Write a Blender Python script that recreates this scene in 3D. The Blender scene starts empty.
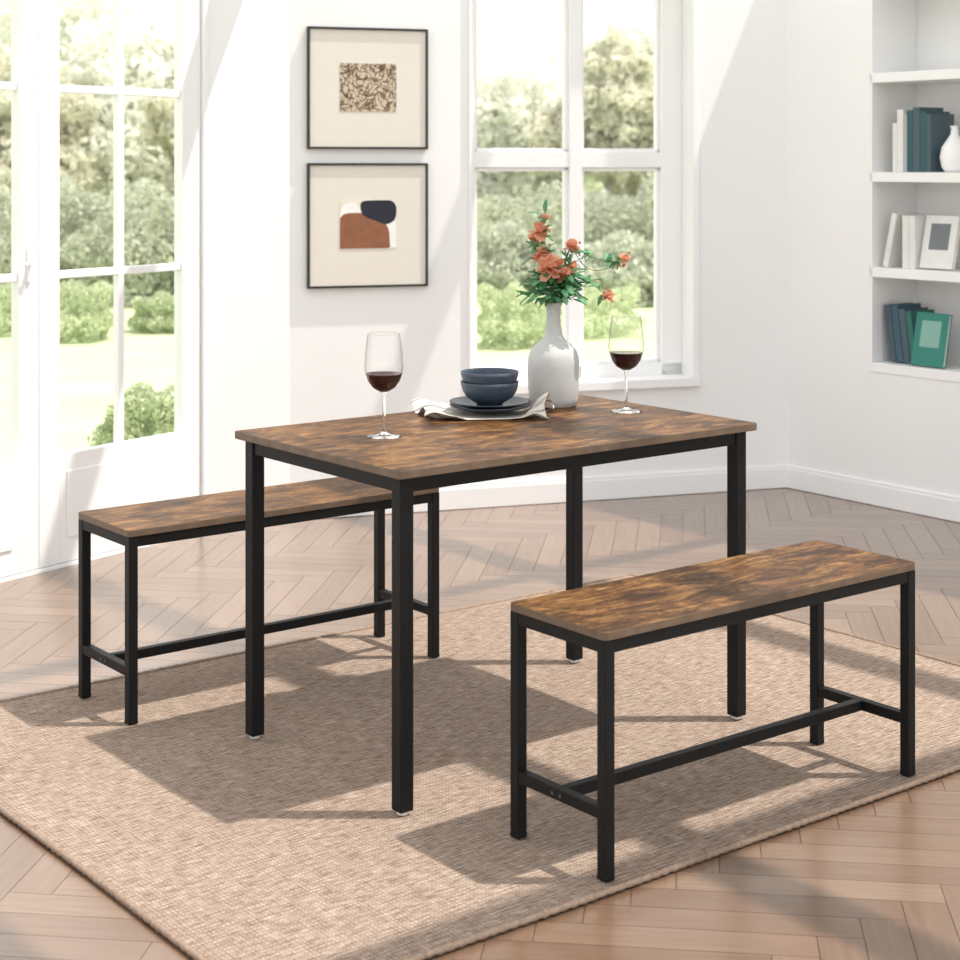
import bpy, bmesh, math, random
from mathutils import Vector, Matrix
random.seed(7)
S=bpy.context.scene
S.view_settings.view_transform='Standard'
# ---------------------------------------------------------------- helpers
def mat(name):
    m=bpy.data.materials.new(name); m.use_nodes=True
    nt=m.node_tree; nt.nodes.clear()
    out=nt.nodes.new('ShaderNodeOutputMaterial')
    return m,nt,out
def N(nt,t,inp=None,**kw):
    n=nt.nodes.new(t)
    for k,v in kw.items(): setattr(n,k,v)
    if inp:
        for k,v in inp.items():
            if isinstance(v,bpy.types.NodeSocket): nt.links.new(v,n.inputs[k])
            else: n.inputs[k].default_value=v
    return n
def ramp(nt,fac,stops,interp='LINEAR'):
    r=nt.nodes.new('ShaderNodeValToRGB'); nt.links.new(fac,r.inputs[0])
    e=r.color_ramp.elements; r.color_ramp.interpolation=interp
    while len(e)<len(stops): e.new(0.5)
    for i,(p,c) in enumerate(stops):
        e[i].position=p; e[i].color=(c[0],c[1],c[2],1)
    return r.outputs[0]
def mix(nt,fac,a,b,mode='MIX'):
    n=nt.nodes.new('ShaderNodeMix'); n.data_type='RGBA'; n.blend_type=mode
    for k,v in ((0,fac),(6,a),(7,b)):
        if isinstance(v,bpy.types.NodeSocket): nt.links.new(v,n.inputs[k])
        else: n.inputs[k].default_value=v if k==0 else (v[0],v[1],v[2],1)
    return n.outputs[2]
def plain(name,col,rough=0.5,metal=0.0,noise=0.04,scale=30,bump=0.0,spec=0.5):
    m,nt,out=mat(name)
    tc=N(nt,'ShaderNodeTexCoord')
    nz=N(nt,'ShaderNodeTexNoise',{'Vector':tc.outputs['Object'],'Scale':scale,'Detail':4.0})
    c=ramp(nt,nz.outputs[0],[(0.3,[x*(1-noise) for x in col]),(0.7,[min(1,x*(1+noise)) for x in col])])
    b=N(nt,'ShaderNodeBsdfPrincipled',{'Base Color':c,'Roughness':rough,'Metallic':metal,'Specular IOR Level':spec})
    if bump>0:
        bp=N(nt,'ShaderNodeBump',{'Height':nz.outputs[0],'Strength':bump,'Distance':0.002})
        nt.links.new(bp.outputs[0],b.inputs['Normal'])
    nt.links.new(b.outputs[0],out.inputs[0])
    return m
def empty(name,loc=(0,0,0),rz=0):
    e=bpy.data.objects.new(name,None); S.collection.objects.link(e)
    e.location=loc; e.rotation_euler=(0,0,rz); e.empty_display_size=0.1
    return e
class MB:
    def __init__(s): s.v=[];s.f=[];s.m=[]
    def box(s,x0,x1,y0,y1,z0,z1,m=0,fr=None):
        b=len(s.v)
        for z in (z0,z1):
            for (x,y) in ((x0,y0),(x1,y0),(x1,y1),(x0,y1)):
                p=Vector((x,y,z))
                if fr: p=fr(x,y,z)
                s.v.append(tuple(p))
        for q in ((0,3,2,1),(4,5,6,7),(0,1,5,4),(1,2,6,5),(2,3,7,6),(3,0,4,7)):
            s.f.append([b+i for i in q]); s.m.append(m)
    def poly(s,pts,m=0):
        b=len(s.v); s.v+= [tuple(p) for p in pts]; s.f.append(list(range(b,b+len(pts)))); s.m.append(m)
    def prism(s,pts,z0,z1,m=0,fr=None):
        b=len(s.v);n=len(pts)
        for z in (z0,z1):
            for x,y in pts:
                s.v.append(tuple(fr(x,y,z)) if fr else (x,y,z))
        s.f.append([b+i for i in range(n)][::-1]); s.f.append([b+n+i for i in range(n)]); s.m+=[m,m]
        for i in range(n):
            j=(i+1)%n; s.f.append([b+i,b+j,b+n+j,b+n+i]); s.m.append(m)
    def lathe(s,prof,cx=0,cy=0,cz=0,seg=48,m=0,close=False):
        b=len(s.v);k=len(prof)
        for i in range(seg):
            a=2*math.pi*i/seg
            for r,z in prof: s.v.append((cx+r*math.cos(a),cy+r*math.sin(a),cz+z))
        for i in range(seg):
            j=(i+1)%seg
            for t in range(k if close else k-1):
                u=(t+1)%k
                s.f.append([b+i*k+t,b+j*k+t,b+j*k+u,b+i*k+u]); s.m.append(m)
    def obj(s,name,mats,parent=None,bevel=0,smooth=False,merge=False,recalc=True,loc=None):
        me=bpy.data.meshes.new(name); me.from_pydata(s.v,[],s.f)
        for m in mats: me.materials.append(m)
        for p,mi in zip(me.polygons,s.m): p.material_index=mi; p.use_smooth=smooth
        if recalc or merge:
            bm=bmesh.new(); bm.from_mesh(me)
            if merge: bmesh.ops.remove_doubles(bm,verts=bm.verts,dist=1e-5)
            bmesh.ops.recalc_face_normals(bm,faces=bm.faces); bm.to_mesh(me); bm.free()
        o=bpy.data.objects.new(name,me); S.collection.objects.link(o)
        if parent: o.parent=parent
        if loc: o.location=loc
        if bevel:
            md=o.modifiers.new('bevel','BEVEL'); md.width=bevel; md.segments=2; md.limit_method='ANGLE'
        return o
def frame(ox,oy,dx,dy,nx,ny):
    return lambda s,n,z: Vector((ox+dx*s+nx*n, oy+dy*s+ny*n, z))
# ---------------------------------------------------------------- materials
M_wall=plain('white_wall_paint',(0.86,0.86,0.86),0.6,noise=0.01,scale=3)
M_trim=plain('white_gloss_trim',(0.88,0.88,0.88),0.35,noise=0.01,scale=3)
M_black=plain('black_powder_coated_steel',(0.0045,0.005,0.0055),0.5,noise=0.1,scale=200,spec=0.25)
M_foot=plain('white_foot_pad',(0.7,0.7,0.68),0.5)
def wood_mat(name,off):
    m,nt,out=mat(name)
    tc=N(nt,'ShaderNodeTexCoord')
    mp=N(nt,'ShaderNodeMapping',{'Vector':tc.outputs['Object'],'Location':(off,off*1.7,0),'Scale':(2.8,12.0,9.0)})
    n1=N(nt,'ShaderNodeTexNoise',{'Vector':mp.outputs[0],'Scale':2.2,'Detail':12.0,'Roughness':0.76,'Distortion':1.8})
    mp2=N(nt,'ShaderNodeMapping',{'Vector':tc.outputs['Object'],'Location':(off*2,off,0),'Scale':(4.0,80.0,40.0)})
    n2=N(nt,'ShaderNodeTexNoise',{'Vector':mp2.outputs[0],'Scale':3.0,'Detail':6.0,'Roughness':0.65,'Distortion':0.4})
    mp3=N(nt,'ShaderNodeMapping',{'Vector':tc.outputs['Object'],'Location':(off,0,3),'Scale':(3.6,7.0,5.0)})
    n3=N(nt,'ShaderNodeTexNoise',{'Vector':mp3.outputs[0],'Scale':2.0,'Detail':12.0,'Roughness':0.80,'Distortion':0.6})
    mp4=N(nt,'ShaderNodeMapping',{'Vector':tc.outputs['Object'],'Location':(off*3,1,0),'Scale':(3.0,9.0,5.0)})
    vo=N(nt,'ShaderNodeTexVoronoi',{'Vector':mp4.outputs[0],'Scale':1.1,'Randomness':1.0})
    base=ramp(nt,n1.outputs[0],[(0.30,(0.035,0.014,0.005)),(0.43,(0.11,0.048,0.015)),(0.54,(0.23,0.114,0.036)),(0.68,(0.43,0.245,0.095))])
    dark=ramp(nt,n3.outputs[0],[(0.45,(1,1,1)),(0.53,(0.42,0.35,0.28)),(0.60,(0.14,0.115,0.10))])
    knot=ramp(nt,vo.outputs['Distance'],[(0.04,(0.12,0.09,0.07)),(0.13,(0.55,0.48,0.40)),(0.22,(1,1,1))])
    c=mix(nt,0.9,base,dark,'MULTIPLY')
    c=mix(nt,0.75,c,knot,'MULTIPLY')
    g=ramp(nt,n2.outputs[0],[(0.35,(0.36,0.31,0.27)),(0.6,(1.2,1.2,1.2))])
    c=mix(nt,0.85,c,g,'MULTIPLY')
    b=N(nt,'ShaderNodeBsdfPrincipled',{'Base Color':c,'Roughness':0.45,'Specular IOR Level':0.25})
    bp=N(nt,'ShaderNodeBump',{'Height':n2.outputs[0],'Strength':0.12,'Distance':0.002})
    nt.links.new(bp.outputs[0],b.inputs['Normal']); nt.links.new(b.outputs[0],out.inputs[0])
    return m
M_edge=plain('wood_edge_band',(0.13,0.085,0.055),0.5,noise=0.2,scale=25)
# floor
m,nt,out=mat('herringbone_oak_floor'); M_floor=m
geo=N(nt,'ShaderNodeNewGeometry')
uvn=N(nt,'ShaderNodeAttribute',attribute_name='plank')
mp=N(nt,'ShaderNodeMapping',{'Vector':uvn.outputs['Vector'],'Scale':(3.0,45.0,1.0)})
nz=N(nt,'ShaderNodeTexNoise',{'Vector':mp.outputs[0],'Scale':1.5,'Detail':6.0,'Roughness':0.6})
rc=ramp(nt,geo.outputs['Random Per Island'],[(0,(0.165,0.100,0.064)),(0.4,(0.188,0.118,0.078)),(0.75,(0.208,0.134,0.091)),(1,(0.238,0.158,0.110))])
gr=ramp(nt,nz.outputs[0],[(0.3,(0.75,0.73,0.71)),(0.65,(1.06,1.06,1.06))])
c=mix(nt,0.9,rc,gr,'MULTIPLY')
b=N(nt,'ShaderNodeBsdfPrincipled',{'Base Color':c,'Roughness':0.36,'Specular IOR Level':0.8,'Coat Weight':0.9,'Coat Roughness':0.20,'Coat Tint':(1.0,0.97,0.93,1)})
nt.links.new(b.outputs[0],out.inputs[0])
M_sub=plain('floor_joint',(0.07,0.045,0.035),0.8)
# rug
m,nt,out=mat('woven_jute_rug'); M_rug=m
tc=N(nt,'ShaderNodeTexCoord')
w1=N(nt,'ShaderNodeTexWave',{'Vector':tc.outputs['Object'],'Scale':26.0,'Distortion':1.2,'Detail':2.0,'Detail Scale':3.0},bands_direction='Y')
w2=N(nt,'ShaderNodeTexWave',{'Vector':tc.outputs['Object'],'Scale':34.0,'Distortion':1.5,'Detail':2.0,'Detail Scale':4.0},bands_direction='X')
hh=N(nt,'ShaderNodeMath',{0:w1.outputs['Fac'],1:w2.outputs['Fac']},operation='MULTIPLY')
mp=N(nt,'ShaderNodeMapping',{'Vector':tc.outputs['Object'],'Scale':(22,170,1)})
nf=N(nt,'ShaderNodeTexNoise',{'Vector':mp.outputs[0],'Scale':1.0,'Detail':3.0,'Roughness':0.7})
mpb=N(nt,'ShaderNodeMapping',{'Vector':tc.outputs['Object'],'Scale':(170,22,1)})
nf2=N(nt,'ShaderNodeTexNoise',{'Vector':mpb.outputs[0],'Scale':1.0,'Detail':3.0,'Roughness':0.7})
nb=N(nt,'ShaderNodeTexNoise',{'Vector':tc.outputs['Object'],'Scale':2.0,'Detail':4.0})
c1=ramp(nt,nf.outputs[0],[(0.32,(0.195,0.142,0.108)),(0.52,(0.40,0.315,0.255)),(0.70,(0.56,0.47,0.395))])
c1=mix(nt,0.7,c1,ramp(nt,nf2.outputs[0],[(0.35,(0.70,0.66,0.64)),(0.6,(1.1,1.1,1.1))]),'MULTIPLY')
c2=mix(nt,0.55,c1,ramp(nt,hh.outputs[0],[(0.0,(0.62,0.58,0.55)),(0.5,(1.12,1.12,1.12))]),'MULTIPLY')
c3=mix(nt,0.5,c2,ramp(nt,nb.outputs[0],[(0.35,(0.9,0.88,0.87)),(0.65,(1.08,1.08,1.08))]),'MULTIPLY')
b=N(nt,'ShaderNodeBsdfPrincipled',{'Base Color':c3,'Roughness':0.95,'Specular IOR Level':0.1})
bp=N(nt,'ShaderNodeBump',{'Height':hh.outputs[0],'Strength':0.7,'Distance':0.005})
nt.links.new(bp.outputs[0],b.inputs['Normal']); nt.links.new(b.outputs[0],out.inputs[0])
M_rugedge=plain('rug_binding',(0.27,0.195,0.145),0.95,noise=0.25,scale=120,bump=0.4)
# thin glass: clear sheet, more reflective at glancing angles
def thin(name,base,edge,tint=(1,1,1),pwr=4.0):
    m,nt,out=mat(name)
    lw=N(nt,'ShaderNodeLayerWeight',{'Blend':0.5})
    pw=N(nt,'ShaderNodeMath',{0:lw.outputs['Facing'],1:pwr},operation='POWER')
    ma=N(nt,'ShaderNodeMath',{0:pw.outputs[0],1:edge,2:base},operation='MULTIPLY_ADD')
    tr=mix(nt,pw.outputs[0],(1,1,1),tint)
    t=N(nt,'ShaderNodeBsdfTransparent',{'Color':tr}); g=N(nt,'ShaderNodeBsdfGlossy',{'Roughness':0.02})
    mx=N(nt,'ShaderNodeMixShader',{0:ma.outputs[0],1:t.outputs[0],2:g.outputs[0]})
    nt.links.new(mx.outputs[0],out.inputs[0]); return m
M_pane=thin('window_pane_glass',0.02,0.4)
M_glass=thin('drinking_glass',0.05,0.45,(0.35,0.37,0.38),3.0)
m,nt,out=mat('solid_glass'); M_sglass=m
b=N(nt,'ShaderNodeBsdfPrincipled',{'Base Color':(0.97,0.98,0.98,1),'Roughness':0.0,'IOR':1.45,'Transmission Weight':1.0})
nt.links.new(b.outputs[0],out.inputs[0])
M_wine=plain('red_wine',(0.020,0.002,0.005),0.08,noise=0.05)
M_vase=plain('grey_white_stoneware',(0.50,0.50,0.49),0.55,noise=0.03,scale=60,bump=0.1)
M_bowl=plain('slate_blue_stoneware',(0.05,0.070,0.105),0.4,noise=0.15,scale=80,spec=0.4)
M_plate=plain('navy_glazed_plate',(0.02,0.028,0.045),0.35,noise=0.15,scale=80,spec=0.4)
def leafmat(name,cols,trans=0.3):
    m,nt,out=mat(name)
    geo=N(nt,'ShaderNodeNewGeometry')
    c=ramp(nt,geo.outputs['Random Per Island'],[(i/(len(cols)-1),k) for i,k in enumerate(cols)])
    d=N(nt,'ShaderNodeBsdfPrincipled',{'Base Color':c,'Roughness':0.6,'Specular IOR Level':0.2})
    tr=N(nt,'ShaderNodeBsdfTranslucent',{'Color':c})
    mx=N(nt,'ShaderNodeMixShader',{0:trans,1:d.outputs[0],2:tr.outputs[0]})
    nt.links.new(mx.outputs[0],out.inputs[0]); return m
M_tree=leafmat('tree_foliage',[(0.60,0.60,0.48),(0.74,0.74,0.60),(0.86,0.85,0.72),(0.90,0.86,0.74)],0.5)  # haze and bright outdoor wash put into the pale garden leaf colours
M_treeHaze=leafmat('haze_paled_tree_foliage',[(0.86,0.87,0.78),(0.93,0.94,0.86),(0.96,0.96,0.91)],0.5)  # paler copy, mostly for the farther trees: distance haze put into the colour
M_shrub=leafmat('shrub_foliage',[(0.42,0.45,0.36),(0.57,0.60,0.47),(0.72,0.75,0.60)],0.45)
M_bush=leafmat('clipped_bush_foliage',[(0.42,0.48,0.30),(0.58,0.65,0.42),(0.74,0.79,0.57)],0.4)
M_bark=plain('bark',(0.42,0.38,0.34),0.9,noise=0.3,scale=10)
M_lawn=plain('lawn_grass',(0.52,0.60,0.34),0.9,noise=0.12,scale=1.5)
# ---------------------------------------------------------------- room
A0=(-1.608,5.711); dA=(0.576,0.817); nA=(-0.817,0.576)
FA=frame(*A0,*dA,*nA)
A1=(-1.049,6.504); Bp=(-0.749,6.724); Cp=(1.335,7.413)
lAB=math.hypot(Bp[0]-A1[0],Bp[1]-A1[1]); dP=((Bp[0]-A1[0])/lAB,(Bp[1]-A1[1])/lAB); FP=frame(*A1,*dP,-dP[1],dP[0])
dB=(0.9494,0.3139); FB=frame(*Bp,*dB,-dB[1],dB[0]); LB=2.195
dR=(0.601,-0.799); FR=frame(*Cp,*dR,0.799,0.601)
H=2.5; T=0.22
mb=MB()
mb.box(-3.0,-0.63,0,T,-0.1,H,0,FA); mb.box(-0.63,0.965,0,T,2.42,H,0,FA)
mb.obj('wall_left',[M_wall])
mb=MB(); mb.box(0,lAB,0,T,-0.1,H,0,FP); mb.obj('wall_pier',[M_wall])
W0,W1,WZ0,WZ1=0.75,1.74,0.49,2.36
mb=MB()
mb.box(0,W0,0,T,-0.1,H,0,FB); mb.box(W1,LB+0.06,0,T,-0.1,H,0,FB)
mb.box(W0,W1,0,T,-0.1,WZ0,0,FB); mb.box(W0,W1,0,T,WZ1,H,0,FB)
mb.obj('wall_back',[M_wall])
T0,T1=0.462,2.3
mb=MB()
mb.box(-0.0,T0,0,0.34,-0.1,H,0,FR); mb.box(T0,T1,0,0.34,-0.1,0.547,0,FR)
mb.box(T0,T1,0.28,0.34,0.547,H,0,FR); mb.box(T1,6.0,0,0.34,-0.1,H,0,FR); mb.box(T0,T1,0,0.28,2.40,H,0,FR)
mb.obj('wall_right',[M_wall])
mb=MB()
for z in (0.587,0.979,1.371,1.779,2.17): mb.box(T0+0.001,T1-0.001,-0.004,0.279,z-0.04,z,0,FR)
mb.box(T0+0.001,T0+0.012,-0.004,0.279,0.588,2.399,0,FR)
mb.box(1.38,1.40,0.0,0.279,0.588,2.399,0,FR)
mb.obj('trim_bookshelf',[M_trim],bevel=0.002)
def base(name,fr,s0,s1):
    mb=MB(); mb.box(s0,s1,-0.016,-0.001,0.001,0.085,0,fr); mb.box(s0,s1,-0.010,-0.001,0.085,0.10,0,fr); mb.obj(name,[M_trim],bevel=0.003)
base('baseboard_left',FA,-3.0,-0.71); base('baseboard_pier',FP,0,lAB); base('baseboard_back',FB,0.0,LB); base('baseboard_right',FR,0.0,6.0)
# french doors
D0,D1=-0.61,0.955
par=empty('door_1')
mb=MB()
mb.box(-0.63,D0,0.0,0.15,0.012,2.39,0,FA); mb.box(D1,0.967,0,0.15,0.012,2.39,0,FA); mb.box(-0.63,0.967,0,0.15,2.39,2.42,0,FA)
mb.box(-0.63,0.967,-0.0,0.16,-0.02,0.012,0,FA)
mb.obj('door_frame',[M_trim],par,bevel=0.003)
mb=MB()
mb.box(-0.70,-0.63,-0.018,0,0.0,2.48,0,FA); mb.box(-0.63,0.965,-0.018,0,2.41,2.48,0,FA); mb.box(0.952,0.972,-0.014,0,0.0,2.41,0,FA)
mb.obj('door_casing',[M_trim],par,bevel=0.003)
zs=[0.394,1.018,1.667,2.28]
def leaf(nm,a,b,ga,gb,gm):
    mb=MB(); n0,n1=0.004,0.045
    mb.box(a,ga,n0,n1,0.014,2.385,0,FA); mb.box(gb,b,n0,n1,0.014,2.385,0,FA)
    mb.box(ga,gb,n0,n1,0.014,zs[0],0,FA); mb.box(ga,gb,n0,n1,zs[3],2.385,0,FA)
    mb.box(gm-0.014,gm+0.014,n0+.006,n1-.006,zs[0],zs[3],0,FA)
    for z in zs[1:3]: mb.box(ga,gb,n0+.008,n1-.008,z-0.014,z+0.014,0,FA)
    mb.box(ga+0.03,gb-0.03,n0-0.006,n0,0.10,zs[0]-0.06,0,FA)
    mb.obj(nm,[M_trim],par,bevel=0.003)
    mb=MB(); mb.box(ga,gb,0.022,0.025,zs[0],zs[3],0,FA); mb.obj(nm+'_glass',[M_pane],par)
leaf('right_leaf',0.172,D1-0.002,0.262,0.855,0.554)
leaf('left_leaf',D0+0.002,0.169,-0.505,0.083,-0.211)
mb=MB(); mb.box(0.115,0.130,-0.006,0.004,1.0,1.12,0,FA); mb.box(0.117,0.128,-0.030,-0.006,1.06,1.072,0,FA); mb.box(0.05,0.128,-0.038,-0.029,1.06,1.072,0,FA)
mb.obj('door_handle',[M_trim],par,bevel=0.002)
# window
par=empty('window_1')
mb=MB(); n0,n1=0.10,0.16
fw=0.05
mb.box(W0,W0+fw,n0,n1,WZ0,WZ1,0,FB); mb.box(W1-0.095,W1,n0,n1,WZ0,WZ1,0,FB)
mb.box(W0,W1,n0,n1,WZ0,WZ0+0.06,0,FB); mb.box(W0,W1,n0,n1,WZ1-0.06,WZ1,0,FB)
mb.box(1.222,1.278,n0,n1,WZ0,WZ1,0,FB); mb.box(W0,W1,n0+.005,n1-.005,1.39,1.455,0,FB)
for a,b in ((W0+fw,1.222),(1.278,W1-0.095)):
    for z0,z1 in ((WZ0+0.06,1.39),(1.455,WZ1-0.06)):
        mb.box(a,a+0.016,n0+0.02,n1-0.01,z0,z1,0,FB); mb.box(b-0.016,b,n0+0.02,n1-0.01,z0,z1,0,FB)
        mb.box(a,b,n0+0.02,n1-0.01,z0,z0+0.016,0,FB); mb.box(a,b,n0+0.02,n1-0.01,z1-0.016,z1,0,FB)
mb.obj('window_frame',[M_trim],par,bevel=0.002)
mb=MB(); mb.box(W0+fw,W1-fw,0.132,0.135,WZ0+0.06,WZ1-0.06,0,FB); mb.obj('window_glass',[M_pane],par)
mb=MB()
mb.box(W0-0.02,W1+0.03,-0.030,-0.001,WZ0-0.03,WZ0+0.008,0,FB)
mb.box(W0+0.001,W1-0.001,-0.001,0.10,WZ0+0.001,WZ0+0.008,0,FB)
mb.box(W0-0.012,W0,-0.012,0,WZ0+0.009,WZ1+0.05,0,FB); mb.box(W1,W1+0.03,-0.012,0,WZ0+0.009,WZ1+0.05,0,FB)
mb.obj('window_sill_and_casing',[M_trim],par,bevel=0.003)
# floor : herringbone boards, trimmed at the walls
poly=[tuple(FA(-3,0,0))[:2],A1,Bp,Cp,tuple(FR(6,0,0))[:2],(4.95,-1.5),(-3.34,-1.5)]
def clip(P):
    n=len(poly)
    for i in range(n):
        ax,ay=poly[i];bx,by=poly[(i+1)%n]
        f=lambda p:(bx-ax)*(p[1]-ay)-(by-ay)*(p[0]-ax)   # room lies to the right (clockwise outline)
        Q=[]
        for j in range(len(P)):
            p,q=P[j],P[(j+1)%len(P)]; fp,fq=f(p),f(q)
            if fp<=0: Q.append(p)
            if (fp<0<fq) or (fq<0<fp):
                t=fp/(fp-fq); Q.append((p[0]+(q[0]-p[0])*t,p[1]+(q[1]-p[1])*t))
        P=Q
        if len(P)<3: return []
    return P
me_v=[];me_f=[];attr=[]
W_,L_=0.085,0.51; gp=0.0007; ra=math.radians(-7); ca,sa=math.cos(ra),math.sin(ra)
def plank(x0,x1,y0,y1,vert,idx):
    cx,cy=(x0+x1)/2,(y0+y1)/2
    X=ca*cx-sa*cy; Y=3+sa*cx+ca*cy
    if Y<1.2 or Y>8 or abs(X)>5.3: return
    x0+=gp;x1-=gp;y0+=gp;y1-=gp
    P=clip([(ca*x-sa*y,3+sa*x+ca*y) for (x,y) in ((x0,y0),(x1,y0),(x1,y1),(x0,y1))])
    if len(P)<3: return
    b=len(me_v); n=len(P)
    for z in (-0.012,0.0):
        for (X,Y) in P:
            me_v.append((X,Y,z)); x=ca*X+sa*(Y-3); y=-sa*X+ca*(Y-3)
            attr.append((y+idx*7.3,x,0) if vert else (x+idx*7.3,y,0))
    me_f.append([b+i for i in range(n)][::-1]); me_f.append([b+n+i for i in range(n)])
    for i in range(n): j=(i+1)%n; me_f.append([b+i,b+j,b+n+j,b+n+i])
idx=0
for k in range(-16,17):
    for n in range(-100,101):
        ox,oy=n*W_+k*L_, n*W_-k*L_
        if abs(ox)>7 or abs(oy)>7: continue
        idx+=1
        plank(ox,ox+L_,oy,oy+W_,False,idx%31); plank(ox-W_,ox,oy,oy+L_,True,(idx*5)%37)
nv=len(me_v)
me_v+= [(x,y,-0.003) for x,y in poly]+[(x,y,-0.10) for x,y in poly]; np_=len(poly)
me_f.append([nv+i for i in range(np_)][::-1]); me_f.append([nv+np_+i for i in range(np_)])
for i in range(np_): j=(i+1)%np_; me_f.append([nv+i,nv+j,nv+np_+j,nv+np_+i])
attr+=[(0,0,0)]*(2*np_)
me=bpy.data.meshes.new('floor'); me.from_pydata(me_v,[],me_f)
me.materials.append(M_floor); me.materials.append(M_sub)
at=me.attributes.new('plank','FLOAT_VECTOR','POINT')
at.data.foreach_set('vector',[c for a in attr for c in a])
for p in list(me.polygons)[-(np_+2):]: p.material_index=1
bm=bmesh.new();bm.from_mesh(me);bmesh.ops.recalc_face_normals(bm,faces=bm.faces);bm.to_mesh(me);bm.free()
fo=bpy.data.objects.new('floor',me); S.collection.objects.link(fo)
# unseen rafters added over the open room to cast band shadows on the floor
A38=math.radians(38); c38,s38=math.cos(A38),math.sin(A38)
mb=MB(); rl=lambda u,v:(0.1+c38*u-s38*v, 4.3+s38*u+c38*v)
fR=lambda x,y,z: Vector((*rl(x,y),z))
def span(P0,d):
    lo,hi=-20,20; n=len(poly)
    for i in range(n):
        ax,ay=poly[i];bx,by=poly[(i+1)%n]
        f0=(bx-ax)*(P0[1]-ay)-(by-ay)*(P0[0]-ax); fd=(bx-ax)*d[1]-(by-ay)*d[0]
        if abs(fd)<1e-9: continue
        t=-f0/fd
        if fd>0: hi=min(hi,t)
        else: lo=max(lo,t)
    return lo,hi
for u in (-3.2,-1.9,-0.6,0.7,2.0,3.3):
    lo,hi=span(rl(u,0),(-s38,c38))
    if hi>lo+0.2: mb.box(u-0.05,u+0.05,lo,hi,H-0.12,H,0,fR)
for v in (-3.6,-1.6,0.4,):
    lo,hi=span(rl(0,v),(c38,s38))
    if hi>lo+0.2: mb.box(lo,hi,v-0.04,v+0.04,H-0.10,H-0.02,0,fR)
mb.obj('added_shadow_rafters',[M_trim])
# ---------------------------------------------------------------- rug
rp=empty('area_rug',(0.083,4.295,0.0),A38)
hx,hy=1.255,0.91
me=bpy.data.meshes.new('rug_weave')
bm=bmesh.new(); bmesh.ops.create_grid(bm,x_segments=120,y_segments=90,size=1)
for v in bm.verts:
    v.co.x*=hx-0.006; v.co.y*=hy-0.006
    v.co.z=0.0095+0.0008*math.sin(v.co.x*9)*math.sin(v.co.y*11)
r=bmesh.ops.extrude_face_region(bm,geom=bm.faces[:])
for v in [g for g in r['geom'] if isinstance(g,bmesh.types.BMVert)]: v.co.z=0.001
bmesh.ops.recalc_face_normals(bm,faces=bm.faces); bm.to_mesh(me); bm.free(); me.materials.append(M_rug)
o=bpy.data.objects.new('rug_weave',me); S.collection.objects.link(o); o.parent=rp
mb=MB()
def cord(p0,p1):
    L=math.hypot(p1[0]-p0[0],p1[1]-p0[1]); n=int(L/0.012)
    dx,dy=(p1[0]-p0[0])/L,(p1[1]-p0[1])/L
    b=len(mb.v); seg=8
    for i in range(n+1):
        s=L*i/n; rr=0.0058+0.0022*(i%2)+random.uniform(-.0006,.0006); w=0.0015*math.sin(s*7)+random.uniform(-.0006,.0006)
        for k in range(seg):
            a=2*math.pi*k/seg
            mb.v.append((p0[0]+dx*s-dy*(w+rr*math.cos(a)),p0[1]+dy*s+dx*(w+rr*math.cos(a)),0.0088+rr*math.sin(a)*0.95))
    for i in range(n):
        for k in range(seg):
            k2=(k+1)%seg; mb.f.append([b+i*seg+k,b+i*seg+k2,b+(i+1)*seg+k2,b+(i+1)*seg+k]); mb.m.append(0)
cord((-hx,-hy),(hx,-hy));cord((hx,-hy),(hx,hy));cord((hx,hy),(-hx,hy));cord((-hx,hy),(-hx,-hy))
mb.obj('rug_binding',[M_rugedge],rp,smooth=True)
RZ=0.0115
# ---------------------------------------------------------------- table and benches
def rounded(hx,hy,r,n=5):
    pts=[]
    for cx,cy,a0 in ((hx-r,hy-r,0),(-hx+r,hy-r,90),(-hx+r,-hy+r,180),(hx-r,-hy+r,270)):
        for i in range(n+1):
            a=math.radians(a0+90*i/n); pts.append((cx+r*math.cos(a),cy+r*math.sin(a)))
    return pts
def top(nm,par,hx,hy,z0,z1,wm):
    mb=MB(); P=rounded(hx,hy,0.012); mb.prism(P,z0,z1)
    for i in range(len(mb.m)): mb.m[i]=0 if i<2 else 1
    mb.obj(nm,[wm,M_edge],par,bevel=0.0015)
def tube(nm,par,x0,x1,y0,y1,z0,z1,bev=0.003):
    mb=MB(); mb.box(x0,x1,y0,y1,z0,z1); return mb.obj(nm,[M_black],par,bevel=bev)
tp=empty('dining_table',(0.049,4.209,0),A38)
ZT=0.754
top('tabletop',tp,0.551,0.350,ZT-0.018,ZT,wood_mat('rustic_brown_table_wood',1.3))
lw=0.0175; lx,ly=0.514,0.309; i=0; zu=ZT-0.0185
for sx in (-1,1):
    for sy in (-1,1):
        i+=1
        tube(f'leg_{i}',tp,sx*lx-lw,sx*lx+lw,sy*ly-lw,sy*ly+lw,RZ+0.008,zu)
        mb=MB(); mb.lathe([(0.0,0),(0.012,0),(0.013,0.002),(0.013,0.0085),(0.0,0.0085)],sx*lx,sy*ly,RZ,20); mb.obj(f'foot_pad_{i}',[M_foot],tp,smooth=False)
for sy in (-1,1): tube(f'long_apron_{sy+2}',tp,-lx+lw,lx-lw,sy*ly-0.0125,sy*ly+0.0165,zu-0.035,zu,0.002)
for sx in (-1,1): tube(f'short_apron_{sx+2}',tp,sx*lx-0.0125,sx*lx+0.0165,-ly+lw,ly-lw,zu-0.035,zu,0.002)
M_bolt=plain('bolt_steel',(0.2,0.2,0.2),0.3,1.0)
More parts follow.
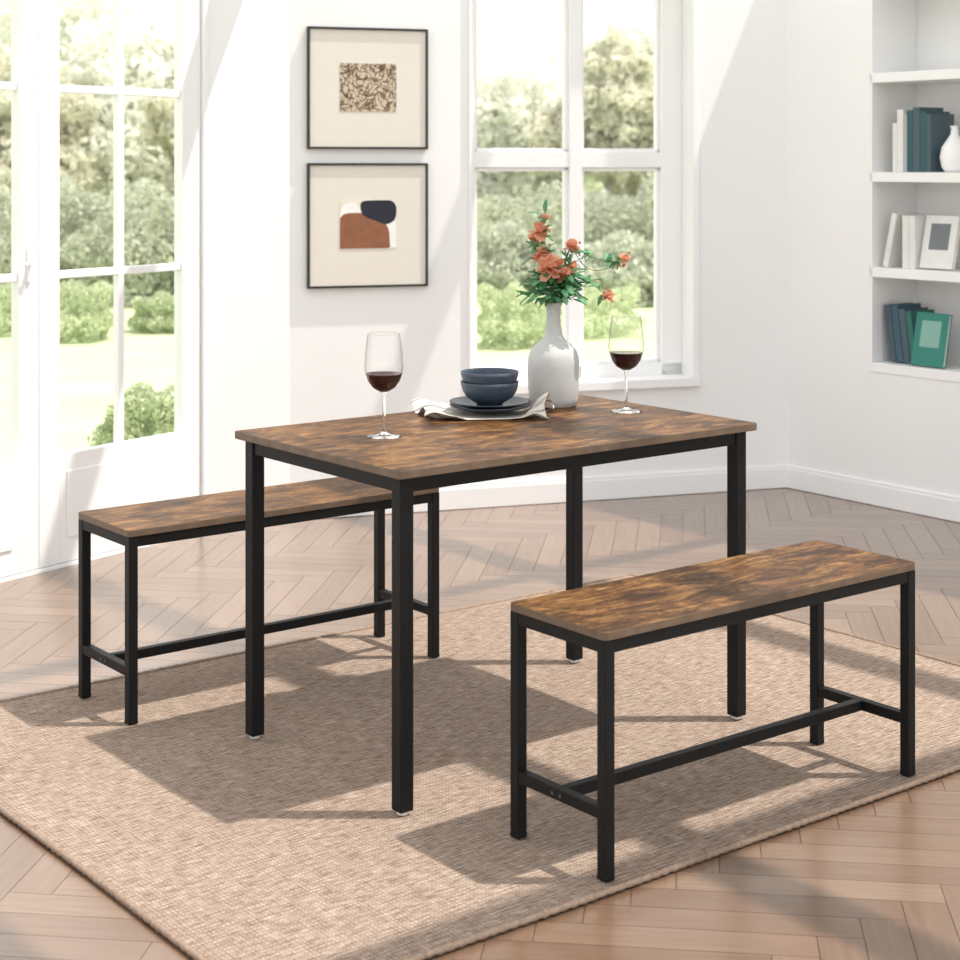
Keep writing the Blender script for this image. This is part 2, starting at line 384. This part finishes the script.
def bench(name,loc,off,hx=0.482,zt=0.494):
    p=empty(name,(loc[0],loc[1],0),A38)
    hy=0.149
    top('seat',p,hx,hy,zt-0.017,zt,wood_mat('rustic_brown_bench_wood',off))
    w=0.0125; lx,ly=hx-0.015,hy-0.015; i=0; zu=zt-0.0175
    for sx in (-1,1):
        for sy in (-1,1):
            i+=1; tube(f'leg_{i}',p,sx*lx-w,sx*lx+w,sy*ly-w,sy*ly+w,RZ+0.004,zu,0.002)
            mb=MB(); mb.box(sx*lx-w-.0005,sx*lx+w+.0005,sy*ly-w-.0005,sy*ly+w+.0005,RZ,RZ+0.010); mb.obj(f'foot_cap_{i}',[M_black],p,bevel=0.002)
        tube(f'end_rail_{sx+2}',p,sx*lx-w*.9,sx*lx+w*.9,-ly+w,ly-w,zu-0.026,zu,0.002)
        tube(f'end_stretcher_{sx+2}',p,sx*lx-w*.9,sx*lx+w*.9,-ly+w,ly-w,0.128,0.152,0.002)
        mb=MB()
        for yy in (-0.006,0.006):
            mb.box(sx*(lx+w*.9),sx*(lx+w*.9)+sx*0.002,yy*2-0.003,yy*2+0.003,0.137,0.143)
        mb.obj(f'bolt_heads_{sx+2}',[M_bolt],p)
    for sy in (-1,1): tube(f'long_rail_{sy+2}',p,-lx+w,lx-w,sy*ly-w*.9,sy*ly+w*.9,zu-0.026,zu,0.002)
    tube('long_stretcher',p,-lx+w*.9,lx-w*.9,-w*.9,w*.9,0.128,0.152,0.002)
    return p
bench('dining_bench',(0.527,3.705),5.1,0.478,0.496); bench('dining_bench',(-0.582,4.635),9.7)
# ---------------------------------------------------------------- picture frames
M_fr=plain('black_frame_wood',(0.02,0.018,0.017),0.4); M_mat=plain('cream_mount_board',(0.74,0.70,0.63),0.8,noise=0.01)
M_paper=plain('ivory_paper',(0.76,0.71,0.62),0.8,noise=0.02)
m,nt,out=mat('branch_print'); M_branch=m
tc=N(nt,'ShaderNodeTexCoord')
nzd=N(nt,'ShaderNodeTexNoise',{'Vector':tc.outputs['Object'],'Scale':14.0,'Detail':3.0})
sc=N(nt,'ShaderNodeVectorMath',{0:nzd.outputs['Color']},operation='SCALE'); sc.inputs['Scale'].default_value=0.12
av=N(nt,'ShaderNodeVectorMath',{0:tc.outputs['Object'],1:sc.outputs[0]},operation='ADD')
vo=N(nt,'ShaderNodeTexVoronoi',{'Vector':av.outputs[0],'Scale':40.0},feature='DISTANCE_TO_EDGE')
nb=N(nt,'ShaderNodeTexNoise',{'Vector':tc.outputs['Object'],'Scale':45.0,'Detail':4.0})
c=ramp(nt,vo.outputs['Distance'],[(0.0,(0.12,0.075,0.045)),(0.06,(0.20,0.135,0.085)),(0.13,(0.60,0.50,0.38))])
c=mix(nt,0.8,c,ramp(nt,nb.outputs[0],[(0.38,(0.38,0.28,0.20)),(0.46,(1,1,1))]),'MULTIPLY')
b=N(nt,'ShaderNodeBsdfPrincipled',{'Base Color':c,'Roughness':0.8}); nt.links.new(b.outputs[0],out.inputs[0])
M_terra=plain('terracotta_ink',(0.26,0.105,0.052),0.8,noise=0.12); M_navy=plain('navy_ink',(0.016,0.019,0.032),0.8)
M_sand=plain('sand_ink',(0.55,0.40,0.30),0.8); M_white=plain('white_ink',(0.85,0.84,0.82),0.8)
def picture(z0,z1,kind):
    p=empty('framed_picture')
    s0,s1=0.066,0.561; fw=0.009; mb=MB()
    mb.box(s0,s0+fw,-0.024,-0.001,z0,z1,0,FB); mb.box(s1-fw,s1,-0.024,-0.001,z0,z1,0,FB)
    mb.box(s0+fw,s1-fw,-0.024,-0.001,z0,z0+fw,0,FB); mb.box(s0+fw,s1-fw,-0.024,-0.001,z1-fw,z1,0,FB)
    mb.obj('frame',[M_fr],p,bevel=0.001)
    mb=MB(); mb.box(s0+fw,s1-fw,-0.016,-0.002,z0+fw,z1-fw,0,FB); mb.obj('mount_board',[M_mat],p)
    sc=(s0+s1)/2-0.0; zc=(z0+z1)/2
    a0,a1=sc-0.116,sc+0.116; b0,b1=zc-0.092,zc+0.100
    if kind==0:
        mb=MB(); mb.box(a0,a1,-0.0175,-0.016,b0,b1,0,FB); mb.obj('botanical_print',[M_branch],p)
    else:
        mb=MB(); mb.box(a0,a1,-0.0175,-0.016,b0,b1,0,FB); mb.obj('abstract_print_paper',[M_paper],p)
        def blob(nm,pts,n,m):
            P=[]; K=len(pts)
            for i in range(K):
                p0,p1,p2,p3=[Vector(pts[(i+j-1)%K]) for j in range(4)]
                for t in [x/6 for x in range(6)]:
                    P.append(0.5*((2*p1)+(p2-p0)*t+(2*p0-5*p1+4*p2-p3)*t*t+(3*p1-p0-3*p2+p3)*t**3))
            P=[(min(max(q.x,0),1),min(max(q.y,0),1)) for q in P]
            mb=MB(); mb.v=[tuple(FB(a0+x*(a1-a0),-n,b0+y*(b1-b0))) for x,y in P]; mb.f=[list(range(len(P)))]; mb.m=[0]
            mb.obj(nm,[m],p,recalc=False)
        blob('white_shape',[(0.62,0.5),(0.72,0.62),(0.98,0.55),(0.99,0.2),(0.98,0.02),(0.6,0.02)],0.0178,M_white)
        blob('sand_shape',[(0.02,0.55),(0.04,0.86),(0.22,0.96),(0.40,0.8),(0.5,0.6),(0.3,0.5)],0.0180,M_white)
        blob('terracotta_shape',[(0.0,0.0),(0.0,0.62),(0.25,0.74),(0.62,0.66),(0.84,0.45),(0.88,0.12),(0.84,0.0),(0.4,0.0)],0.0182,M_terra)
        blob('navy_shape',[(0.38,0.74),(0.38,0.96),(0.62,1.0),(0.90,0.99),(1.0,0.84),(0.97,0.60),(0.82,0.50),(0.62,0.58),(0.48,0.64)],0.0185,M_navy)
picture(1.464,1.948,0); picture(0.912,1.408,1)
# ---------------------------------------------------------------- shelf contents
M_page=plain('book_pages',(0.78,0.76,0.70),0.8)
cols={'white':(0.74,0.74,0.72),'teal':(0.02,0.085,0.105),'slate':(0.055,0.095,0.12),'green':(0.02,0.13,0.11),'grey':(0.38,0.40,0.41),'blue':(0.035,0.09,0.13),'mint':(0.02,0.20,0.16),'photo':(0.16,0.18,0.19),'aqua':(0.22,0.42,0.36)}
BM={k:plain('book_cover_'+k,v,0.5) for k,v in cols.items()}
def book(mb_,t,z,th,h,d,mi,lean=0.0,n0=0.03,face=False,inset=None):
    cl,sl=math.cos(lean),math.sin(lean)
    if not face:
        fr=lambda a,n,c: FR(t+a*cl+c*sl, n0+n, z+c*cl-a*sl)
        off=th*sl if sl>0 else 0
    else:
        fr=lambda a,n,c: FR(t+n, n0+a*cl+c*sl, z-a*sl+c*cl+th*abs(sl)); off=0
    cv=0.003
    g=lambda a,n,c: fr(a,n,c+off)
    mb_.box(0,cv,0,d,0,h,mi,g); mb_.box(th-cv,th,0,d,0,h,mi,g)
    mb_.box(cv,th-cv,0,cv,0,h,mi,g); mb_.box(cv,th-cv,cv,d-0.004,0.004,h-0.004,0,g)
    if inset is not None: mb_.box(-0.0006,0,d*0.2,d*0.8,h*0.35,h*0.85,inset,g)
keys=['page']+list(cols); ML=[M_page]+[BM[k] for k in cols]
ki=lambda k: keys.index(k)
mb=MB(); t=0.553
for k,th,h in (('white',.022,.20),('white',.03,.255),('grey',.018,.235),('teal',.028,.25),('slate',.034,.262),('teal',.03,.245),('slate',.02,.235)):
    book(mb,t,1.372,th,h,0.15,ki(k)); t+=th+0.0015
t=0.543
book(mb,0.500,0.980,0.026,0.225,0.15,ki('white'),lean=0.22)
for k,th,h in (('white',.032,.215),('white',.03,.215)):
    book(mb,t+0.06,0.980,th,h,0.15,ki(k)); t+=th+0.0015
book(mb,0.68,0.982,0.02,0.215,0.16,ki('white'),lean=0.22,face=True,n0=0.04,inset=ki('photo'))
t=0.485
for k,th,h,l in (('slate',.03,.235,-.14),('blue',.034,.235,-.14),('slate',.03,.22,-.14),('green',.028,.215,-.14)):
    book(mb,t+0.04,0.590,th,h,0.15,ki(k),lean=l,n0=0.05); t+=th+0.004
book(mb,0.652,0.590,0.02,0.215,0.16,ki('mint'),lean=0.2,face=True,n0=0.02,inset=ki('aqua'))
mb.obj('books',ML)
mb=MB(); mb.lathe([(0,0),(0.038,0),(0.05,0.02),(0.058,0.06),(0.05,0.10),(0.03,0.13),(0.016,0.15),(0.013,0.175),(0.018,0.185),(0.014,0.185),(0.009,0.172),(0.009,0.15),(0,0.14)],*tuple(FR(0.815,0.09,0))[:2],1.372,40)
mb.obj('white_ceramic_vase',[M_trim],smooth=True,merge=True)
# ---------------------------------------------------------------- table top objects
TZ=ZT+0.0005
def wineglass(name,x,y,hh=0.245,r=0.0465,fill=0.150):
    p=empty(name,(x,y,TZ)); s=hh/0.245
    base_=[(0.0,0.0),(0.041,0.0),(0.0415,0.0015),(0.036,0.003),(0.015,0.006),(0.006,0.010),(0.0042,0.02),(0.0038,0.05),(0.0038,0.09),(0.005,0.102),(0.010,0.1066),(0.0,0.1066)]
    mb=MB(); mb.lathe([(a,b*s) for a,b in base_],seg=48); mb.obj('stem_and_foot',[M_sglass],p,smooth=True,merge=True)
    bowl=[(0.0,0.1068),(0.010,0.1070),(0.014,0.1085),(0.027,0.117),(0.038,0.132),(0.0445,0.150),(r,0.168),(0.0458,0.18),(0.0445,0.20),(0.042,0.22),(0.0385,0.2445)]
    mb=MB(); mb.lathe([(a,b*s) for a,b in bowl],seg=64); mb.obj('bowl',[M_glass],p,smooth=True)
    mb=MB()
    rim=[(0.0385+0.0008*math.cos(6.283*q/6),0.2445*s+0.0008*math.sin(6.283*q/6)) for q in range(6)]
    mb.lathe(rim,seg=64,close=True); mb.obj('rim',[M_sglass],p,smooth=True)
    def rad(z):
        for (a,b),(c_,d) in zip(bowl,bowl[1:]):
            if b<=z<=d: return a+(c_-a)*(z-b)/(d-b)
    w=[(0.0,0.1076),(0.0095,0.1080)]+[(rad(z)-0.0008,z) for z in (0.112,0.117,0.124,0.132,0.141)]
    w+=[(rad(fill)-0.0008,fill),(rad(fill)-0.0015,fill),(0.0,fill)]
    mb=MB(); mb.lathe([(a,b*s) for a,b in w],seg=64); mb.obj('red_wine',[M_wine],p,smooth=False,merge=True)
wineglass('wine_glass',-0.2286,4.055); wineglass('wine_glass',0.383,4.468,0.250,0.048,0.152)
pc=(0.026,4.42)
pp=empty('dinner_plate_stack',(pc[0],pc[1],0.0))
for i in range(2):
    mb=MB(); z=TZ+0.010+0.009*i
    mb.lathe([(0,0),(0.06,0),(0.066,0.002),(0.100,0.012),(0.105,0.0145),(0.1045,0.0165),(0.099,0.0155),(0.066,0.006),(0.05,0.0045),(0,0.0045)],0,0,z,64); mb.obj(f'plate_{i+1}',[M_plate],pp,smooth=True,merge=True)
bp_=empty('bowl_stack',(pc[0]-0.001,pc[1]-0.003,0.0))
prof=[(0,0),(0.034,0),(0.036,0.005),(0.042,0.008),(0.060,0.020),(0.070,0.036),(0.0745,0.052),(0.0755,0.060),(0.0735,0.0605),(0.072,0.052),(0.067,0.036),(0.056,0.021),(0.038,0.0105),(0.02,0.0085),(0,0.008)]
zb=TZ+0.0255
for i in range(2):
    mb=MB(); mb.lathe(prof,0,0,zb+i*0.026,64); mb.obj(f'bowl_{i+1}',[M_bowl],bp_,smooth=True,merge=True)
# napkin
m,nt,out=mat('linen_napkin'); M_nap=m
tc=N(nt,'ShaderNodeTexCoord')
w=N(nt,'ShaderNodeTexWave',{'Vector':tc.outputs['UV'],'Scale':2.6,'Distortion':0.2},bands_direction='Y')
c=ramp(nt,w.outputs['Fac'],[(0.0,(0.60,0.56,0.50)),(0.88,(0.60,0.56,0.50)),(0.95,(0.26,0.26,0.27))])
b=N(nt,'ShaderNodeBsdfPrincipled',{'Base Color':c,'Roughness':0.9,'Specular IOR Level':0.1}); nt.links.new(b.outputs[0],out.inputs[0])
me=bpy.data.meshes.new('linen_napkin'); bm=bmesh.new(); nx,ny=110,60
uvl=bm.loops.layers.uv.new('UVMap'); grid=[]
for i in range(nx+1):
    row=[]
    for j in range(ny+1):
        u,v=i/nx,j/ny
        x=(u-0.5)*0.34; y=(v-0.5)*(0.175+0.045*math.sin(u*5+1)); 
        y+=0.014*math.sin(u*6.5)
        x+=0.02*math.sin(v*4+0.5)*(1 if u<0.5 else -1)*abs(u-0.5)*2
        rr=math.hypot(x,y); k=min(1,max(0,(rr-0.10)/0.04))
        z=0.0035+k*(0.012+0.011*math.sin(v*15+u*4)+0.006*math.sin(u*23+v*7))+0.028*max(0,(u-0.80)/0.2)*math.exp(-((v-0.55)/0.3)**2)
        if rr<0.113: z=min(z,0.0080)
        row.append(bm.verts.new((x,y,max(0.002,z))))
    grid.append(row)
for i in range(nx):
    for j in range(ny):
        f=bm.faces.new((grid[i][j],grid[i+1][j],grid[i+1][j+1],grid[i][j+1])); f.smooth=True
        for l,(a,c_) in zip(f.loops,((i,j),(i+1,j),(i+1,j+1),(i,j+1))): l[uvl].uv=(a/nx,c_/ny)
bm.to_mesh(me); bm.free(); me.materials.append(M_nap)
o=bpy.data.objects.new('linen_napkin',me); S.collection.objects.link(o); o.location=(0.012,4.392,TZ); o.rotation_euler=(0,0,math.radians(4))
md=o.modifiers.new('sol','SOLIDIFY'); md.thickness=0.0012
# vase with flowers
VX,VY=0.197,4.575
vp=empty('flower_vase',(VX,VY,TZ))
mb=MB(); mb.lathe([(0,0),(0.055,0),(0.062,0.004),(0.066,0.02),(0.0685,0.06),(0.0695,0.105),(0.068,0.130),(0.061,0.150),(0.046,0.166),(0.032,0.178),(0.024,0.192),(0.020,0.215),(0.0185,0.245),(0.0195,0.265),(0.0235,0.277),(0.0215,0.278),(0.0165,0.265),(0.0150,0.24),(0.016,0.2),(0.014,0.19),(0,0.188)],seg=64)
mb.obj('vase_body',[M_vase],vp,smooth=True,merge=True)
M_stem=plain('flower_stem',(0.13,0.14,0.05),0.6)
M_fleaf=leafmat('flower_leaves',[(0.08,0.25,0.11),(0.16,0.40,0.20),(0.30,0.54,0.32)],0.3)
M_coral=leafmat('coral_petals',[(0.72,0.30,0.18),(0.85,0.44,0.29),(0.90,0.60,0.44)],0.35)
M_redb=leafmat('red_berries',[(0.50,0.16,0.07),(0.72,0.32,0.18)],0.1)
def stem(pts,r=0.0016):
    cu=bpy.data.curves.new('stem','CURVE'); cu.dimensions='3D'; cu.bevel_depth=r; cu.bevel_resolution=2
    sp=cu.splines.new('BEZIER'); sp.bezier_points.add(len(pts)-1)
    for b_,p in zip(sp.bezier_points,pts): b_.co=p; b_.handle_left_type=b_.handle_right_type='AUTO'
    o=bpy.data.objects.new('stem',cu); S.collection.objects.link(o); o.parent=vp; cu.materials.append(M_stem)
    out_=[]
    for i in range(len(pts)-1):
        a,b2=Vector(pts[i]),Vector(pts[i+1])
        for k in range(8): out_.append(a.lerp(b2,k/8))
    return out_
lv=MB(); pt=MB(); br=MB()
def leafq(mbx,p,d,L,w,droop=0.2,cup=0.15,wide=False):
    d=d.normalized(); side=d.cross(Vector((random.uniform(-.5,.5),random.uniform(-.5,.5),1))).normalized(); up=side.cross(d)
    b=len(mbx.v); ks=[(0,0.35),(0.25,0.85),(0.55,1),(0.85,0.85),(1,0.35)] if wide else [(0,0.05),(0.25,0.8),(0.5,1),(0.75,0.7),(1,0.03)]
    for t_,ww in ks:
        c=p+d*L*t_-up*droop*L*t_*t_
        for s_ in (-1,0,1): mbx.v.append(tuple(c+side*s_*ww*w/2+up*abs(s_)*w*cup))
    for i in range(4):
        for k in range(2): q=b+i*3+k; mbx.f.append([q,q+1,q+4,q+3]); mbx.m.append(0)
def rose(c,R,n=18):
    axis=Matrix.Rotation(math.radians(60),3,'X')
    for i in range(n):
        f=i/n; a=i*2.4; tilt=0.1+1.35*f
        d=axis@Vector((math.cos(a)*math.sin(tilt),math.sin(a)*math.sin(tilt),math.cos(tilt)))
        leafq(pt,Vector(c)+d*R*0.05,d,R*(0.6+0.4*f),R*(0.7+0.5*f),droop=-0.25+0.4*f,cup=0.12,wide=True)
def berries(c,n,R,sp):
    for _ in range(n):
        q=Vector(c)+Vector((random.gauss(0,sp),random.gauss(0,sp),random.gauss(0,sp)))
        s_=random.uniform(.7,1.2)*R
        prof_=[(s_*math.sin(math.pi*t/6),-s_*math.cos(math.pi*t/6)) for t in range(7)]
        br.lathe(prof_,q.x,q.y,q.z,8)
m0=(0,0,0.20)
A=stem([m0,(0,-0.004,0.28),(-0.012,-0.015,0.37),(-0.032,-0.01,0.46),(-0.020,0,0.525)])
B2=stem([m0,(0.004,0.004,0.28),(0.03,0.01,0.36),(0.05,0.0,0.42),(0.10,0.0,0.40),(0.16,0.0,0.385),(0.193,0,0.39)],0.0013)
C2=stem([m0,(0.006,0,0.28),(0.05,-0.01,0.33),(0.10,-0.02,0.33),(0.142,-0.02,0.292)],0.0013)
D2=stem([m0,(-0.003,0.006,0.28),(-0.02,0.02,0.35),(-0.045,0.03,0.40),(-0.05,0.03,0.45)],0.0013)
E2=stem([m0,(0.002,0.0,0.28),(0.02,-0.01,0.35),(0.045,-0.01,0.425)],0.0013)
F2=stem([m0,(0,-0.006,0.28),(-0.008,-0.02,0.34),(-0.011,-0.03,0.36)],0.002)
G2=stem([(0.05,0.0,0.42),(0.10,0.01,0.365),(0.165,0.01,0.372)],0.001)
for pl,n,L in ((A,46,0.036),(B2,44,0.030),(C2,38,0.032),(D2,40,0.036),(E2,26,0.032)):
    for _ in range(n):
        p=random.choice(pl[9:]); d=Vector((random.uniform(-1,1),random.uniform(-1,1),random.uniform(-.3,.8)))
        leafq(lv,p,d,L*random.uniform(.7,1.3),L*0.42)
for _ in range(230):
    a=random.uniform(0,6.28); rr=random.uniform(0.0,0.065)
    p=Vector((0.002+rr*math.cos(a)*1.1,rr*math.sin(a)*0.8,0.318+random.uniform(-0.035,0.045)))
    leafq(lv,p,Vector((math.cos(a),math.sin(a),random.uniform(-.6,.7))),random.uniform(.025,.045),0.019)
rose((-0.011,-0.045,0.370),0.042,30); rose((0.022,-0.03,0.352),0.027,18); rose((-0.036,-0.014,0.465),0.032,18); rose((-0.022,0,0.50),0.020,10)
rose((0.047,-0.012,0.425),0.025,14); rose((0.144,-0.022,0.290),0.025,14); rose((-0.052,0.025,0.445),0.023,12); rose((0.05,-0.01,0.37),0.021,12); rose((-0.03,-0.02,0.41),0.025,14); rose((0.19,0,0.39),0.022,10); rose((-0.045,-0.02,0.395),0.019,10)
berries((0.19,0,0.39),7,0.0042,0.010); berries((0.165,0.01,0.372),4,0.0035,0.007); berries((0.06,0,0.415),5,0.0035,0.012); berries((-0.03,0.0,0.43),6,0.0035,0.014)
lv.obj('leaves',[M_fleaf],vp,smooth=True,recalc=False); pt.obj('petals',[M_coral],vp,smooth=True,recalc=False); br.obj('berries',[M_redb],vp,smooth=True)
# ---------------------------------------------------------------- garden
GZ=-0.14
mb=MB(); mb.poly([(-40,-5,GZ),(40,-5,GZ),(40,90,GZ),(-40,90,GZ)]); mb.obj('lawn',[M_lawn],recalc=False)
def foliage(name,ells,n,size,m,parent=None):
    v=[];f=[]
    for (cx,cy,cz,rx,ry,rz) in ells:
        for _ in range(n):
            d=Vector((random.gauss(0,1),random.gauss(0,1),random.gauss(0,1))).normalized()
            k=random.uniform(0.6,1.0)**0.5*(1+0.14*math.sin(d.x*9+cx)+0.14*math.sin(d.z*8+cy))
            p=Vector((cx+d.x*rx*k,cy+d.y*ry*k,cz+d.z*rz*k))
            if p.z<GZ+0.01: continue
            a=Vector((random.gauss(0,1),random.gauss(0,1),random.gauss(0,1))).normalized(); b_=a.cross(d+a.orthogonal()*0.6).normalized()
            s=size*random.uniform(.6,1.3); b=len(v)
            v+= [tuple(p-a*s),tuple(p+b_*s*.55),tuple(p+a*s),tuple(p-b_*s*.55)]; f.append([b,b+1,b+2,b+3])
    me=bpy.data.meshes.new(name); me.from_pydata(v,[],f); me.materials.append(m)
    o=bpy.data.objects.new(name,me); S.collection.objects.link(o)
    if parent: o.parent=parent
    return o
def tree(x,y,h,r,m,n=1900,size=0.085):
    p=empty('garden_tree')
    mb=MB(); mb.lathe([(0.10,0),(0.07,0.4),(0.05,h*0.55),(0.03,h*0.85),(0,h*0.86)],x,y,GZ,12); mb.obj('trunk',[M_bark],p,smooth=True)
    E=[]
    for i in range(11):
        a=random.uniform(0,6.28); q=random.uniform(0,0.65)*r; zz=GZ+h*random.uniform(0.22,0.85)
        rr=r*random.uniform(.28,.5); E.append((x+q*math.cos(a),y+q*math.sin(a),zz,rr,rr,rr*.9))
    foliage('canopy',E,n,size,m,p)
random.seed(3)
for (x,y,h,r,m) in ((-9.5,28,4.6,2.5,M_treeHaze),(-6.9,25,3.3,1.8,M_tree),(-5.2,27,4.4,1.9,M_treeHaze),(-3.6,24,2.7,1.5,M_tree),(-1.4,28,3.6,2.0,M_treeHaze),(0.5,27,3.0,1.6,M_treeHaze),(1.9,25,3.4,1.4,M_tree),(3.6,28,4.6,1.9,M_treeHaze),(-12.5,28,4.4,2.4,M_treeHaze),(-8.2,33,5.4,2.4,M_treeHaze),(0.9,34,4.2,2.4,M_treeHaze)):
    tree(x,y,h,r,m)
for (x,y,r,hh) in ((-6.6,19,1.1,1.2),(-5.0,20,1.0,1.3),(-3.6,19,0.9,1.2),(0.2,20,0.8,0.8),(1.6,19,0.9,0.7),(3.2,21,1.1,1.1),(-8.2,21,1.2,1.4),(0.9,23,1.2,1.3),(2.4,23,1.0,1.4)):
    foliage('garden_shrub',[(x,y,GZ+hh*0.4,r,r*.8,hh*0.6),(x+r*.5,y+.2,GZ+hh*0.3,r*.7,r*.7,hh*.5)],5000,0.045,M_shrub)
for (x,y,r,hh) in ((-3.55,15,0.36,0.55),(-4.3,15.6,0.42,0.5),(0.25,14.5,0.35,0.55),(0.95,15.5,0.5,0.5),(-2.9,15.8,0.3,0.4),(-1.70,8.9,0.27,0.42)):
    foliage('boxwood_bush',[(x,y,GZ+hh*0.35,r,r,hh*0.6)],8000,0.018,M_bush)
# ---------------------------------------------------------------- light
w=bpy.data.worlds.new('World'); S.world=w; w.use_nodes=True
bg=w.node_tree.nodes['Background']; bg.inputs[0].default_value=(0.985,0.99,1.0,1); bg.inputs[1].default_value=1.48
sd=bpy.data.lights.new('sun','SUN'); sd.energy=4.7; sd.angle=math.radians(1.0); sd.color=(1.0,0.94,0.86)
so=bpy.data.objects.new('sun',sd); S.collection.objects.link(so)
so.rotation_euler=Vector((-0.37,0.0,-0.75)).to_track_quat('-Z','Y').to_euler()
# ---------------------------------------------------------------- camera
cd=bpy.data.cameras.new('camera'); cd.lens=63.94; cd.sensor_width=36; cd.shift_y=-0.328; cd.clip_end=200
cd.dof.use_dof=True; cd.dof.focus_distance=4.3; cd.dof.aperture_fstop=5.6
co=bpy.data.objects.new('camera',cd); S.collection.objects.link(co); co.location=(0,0,1.40); co.rotation_euler=(math.radians(90),0,0)
S.camera=co
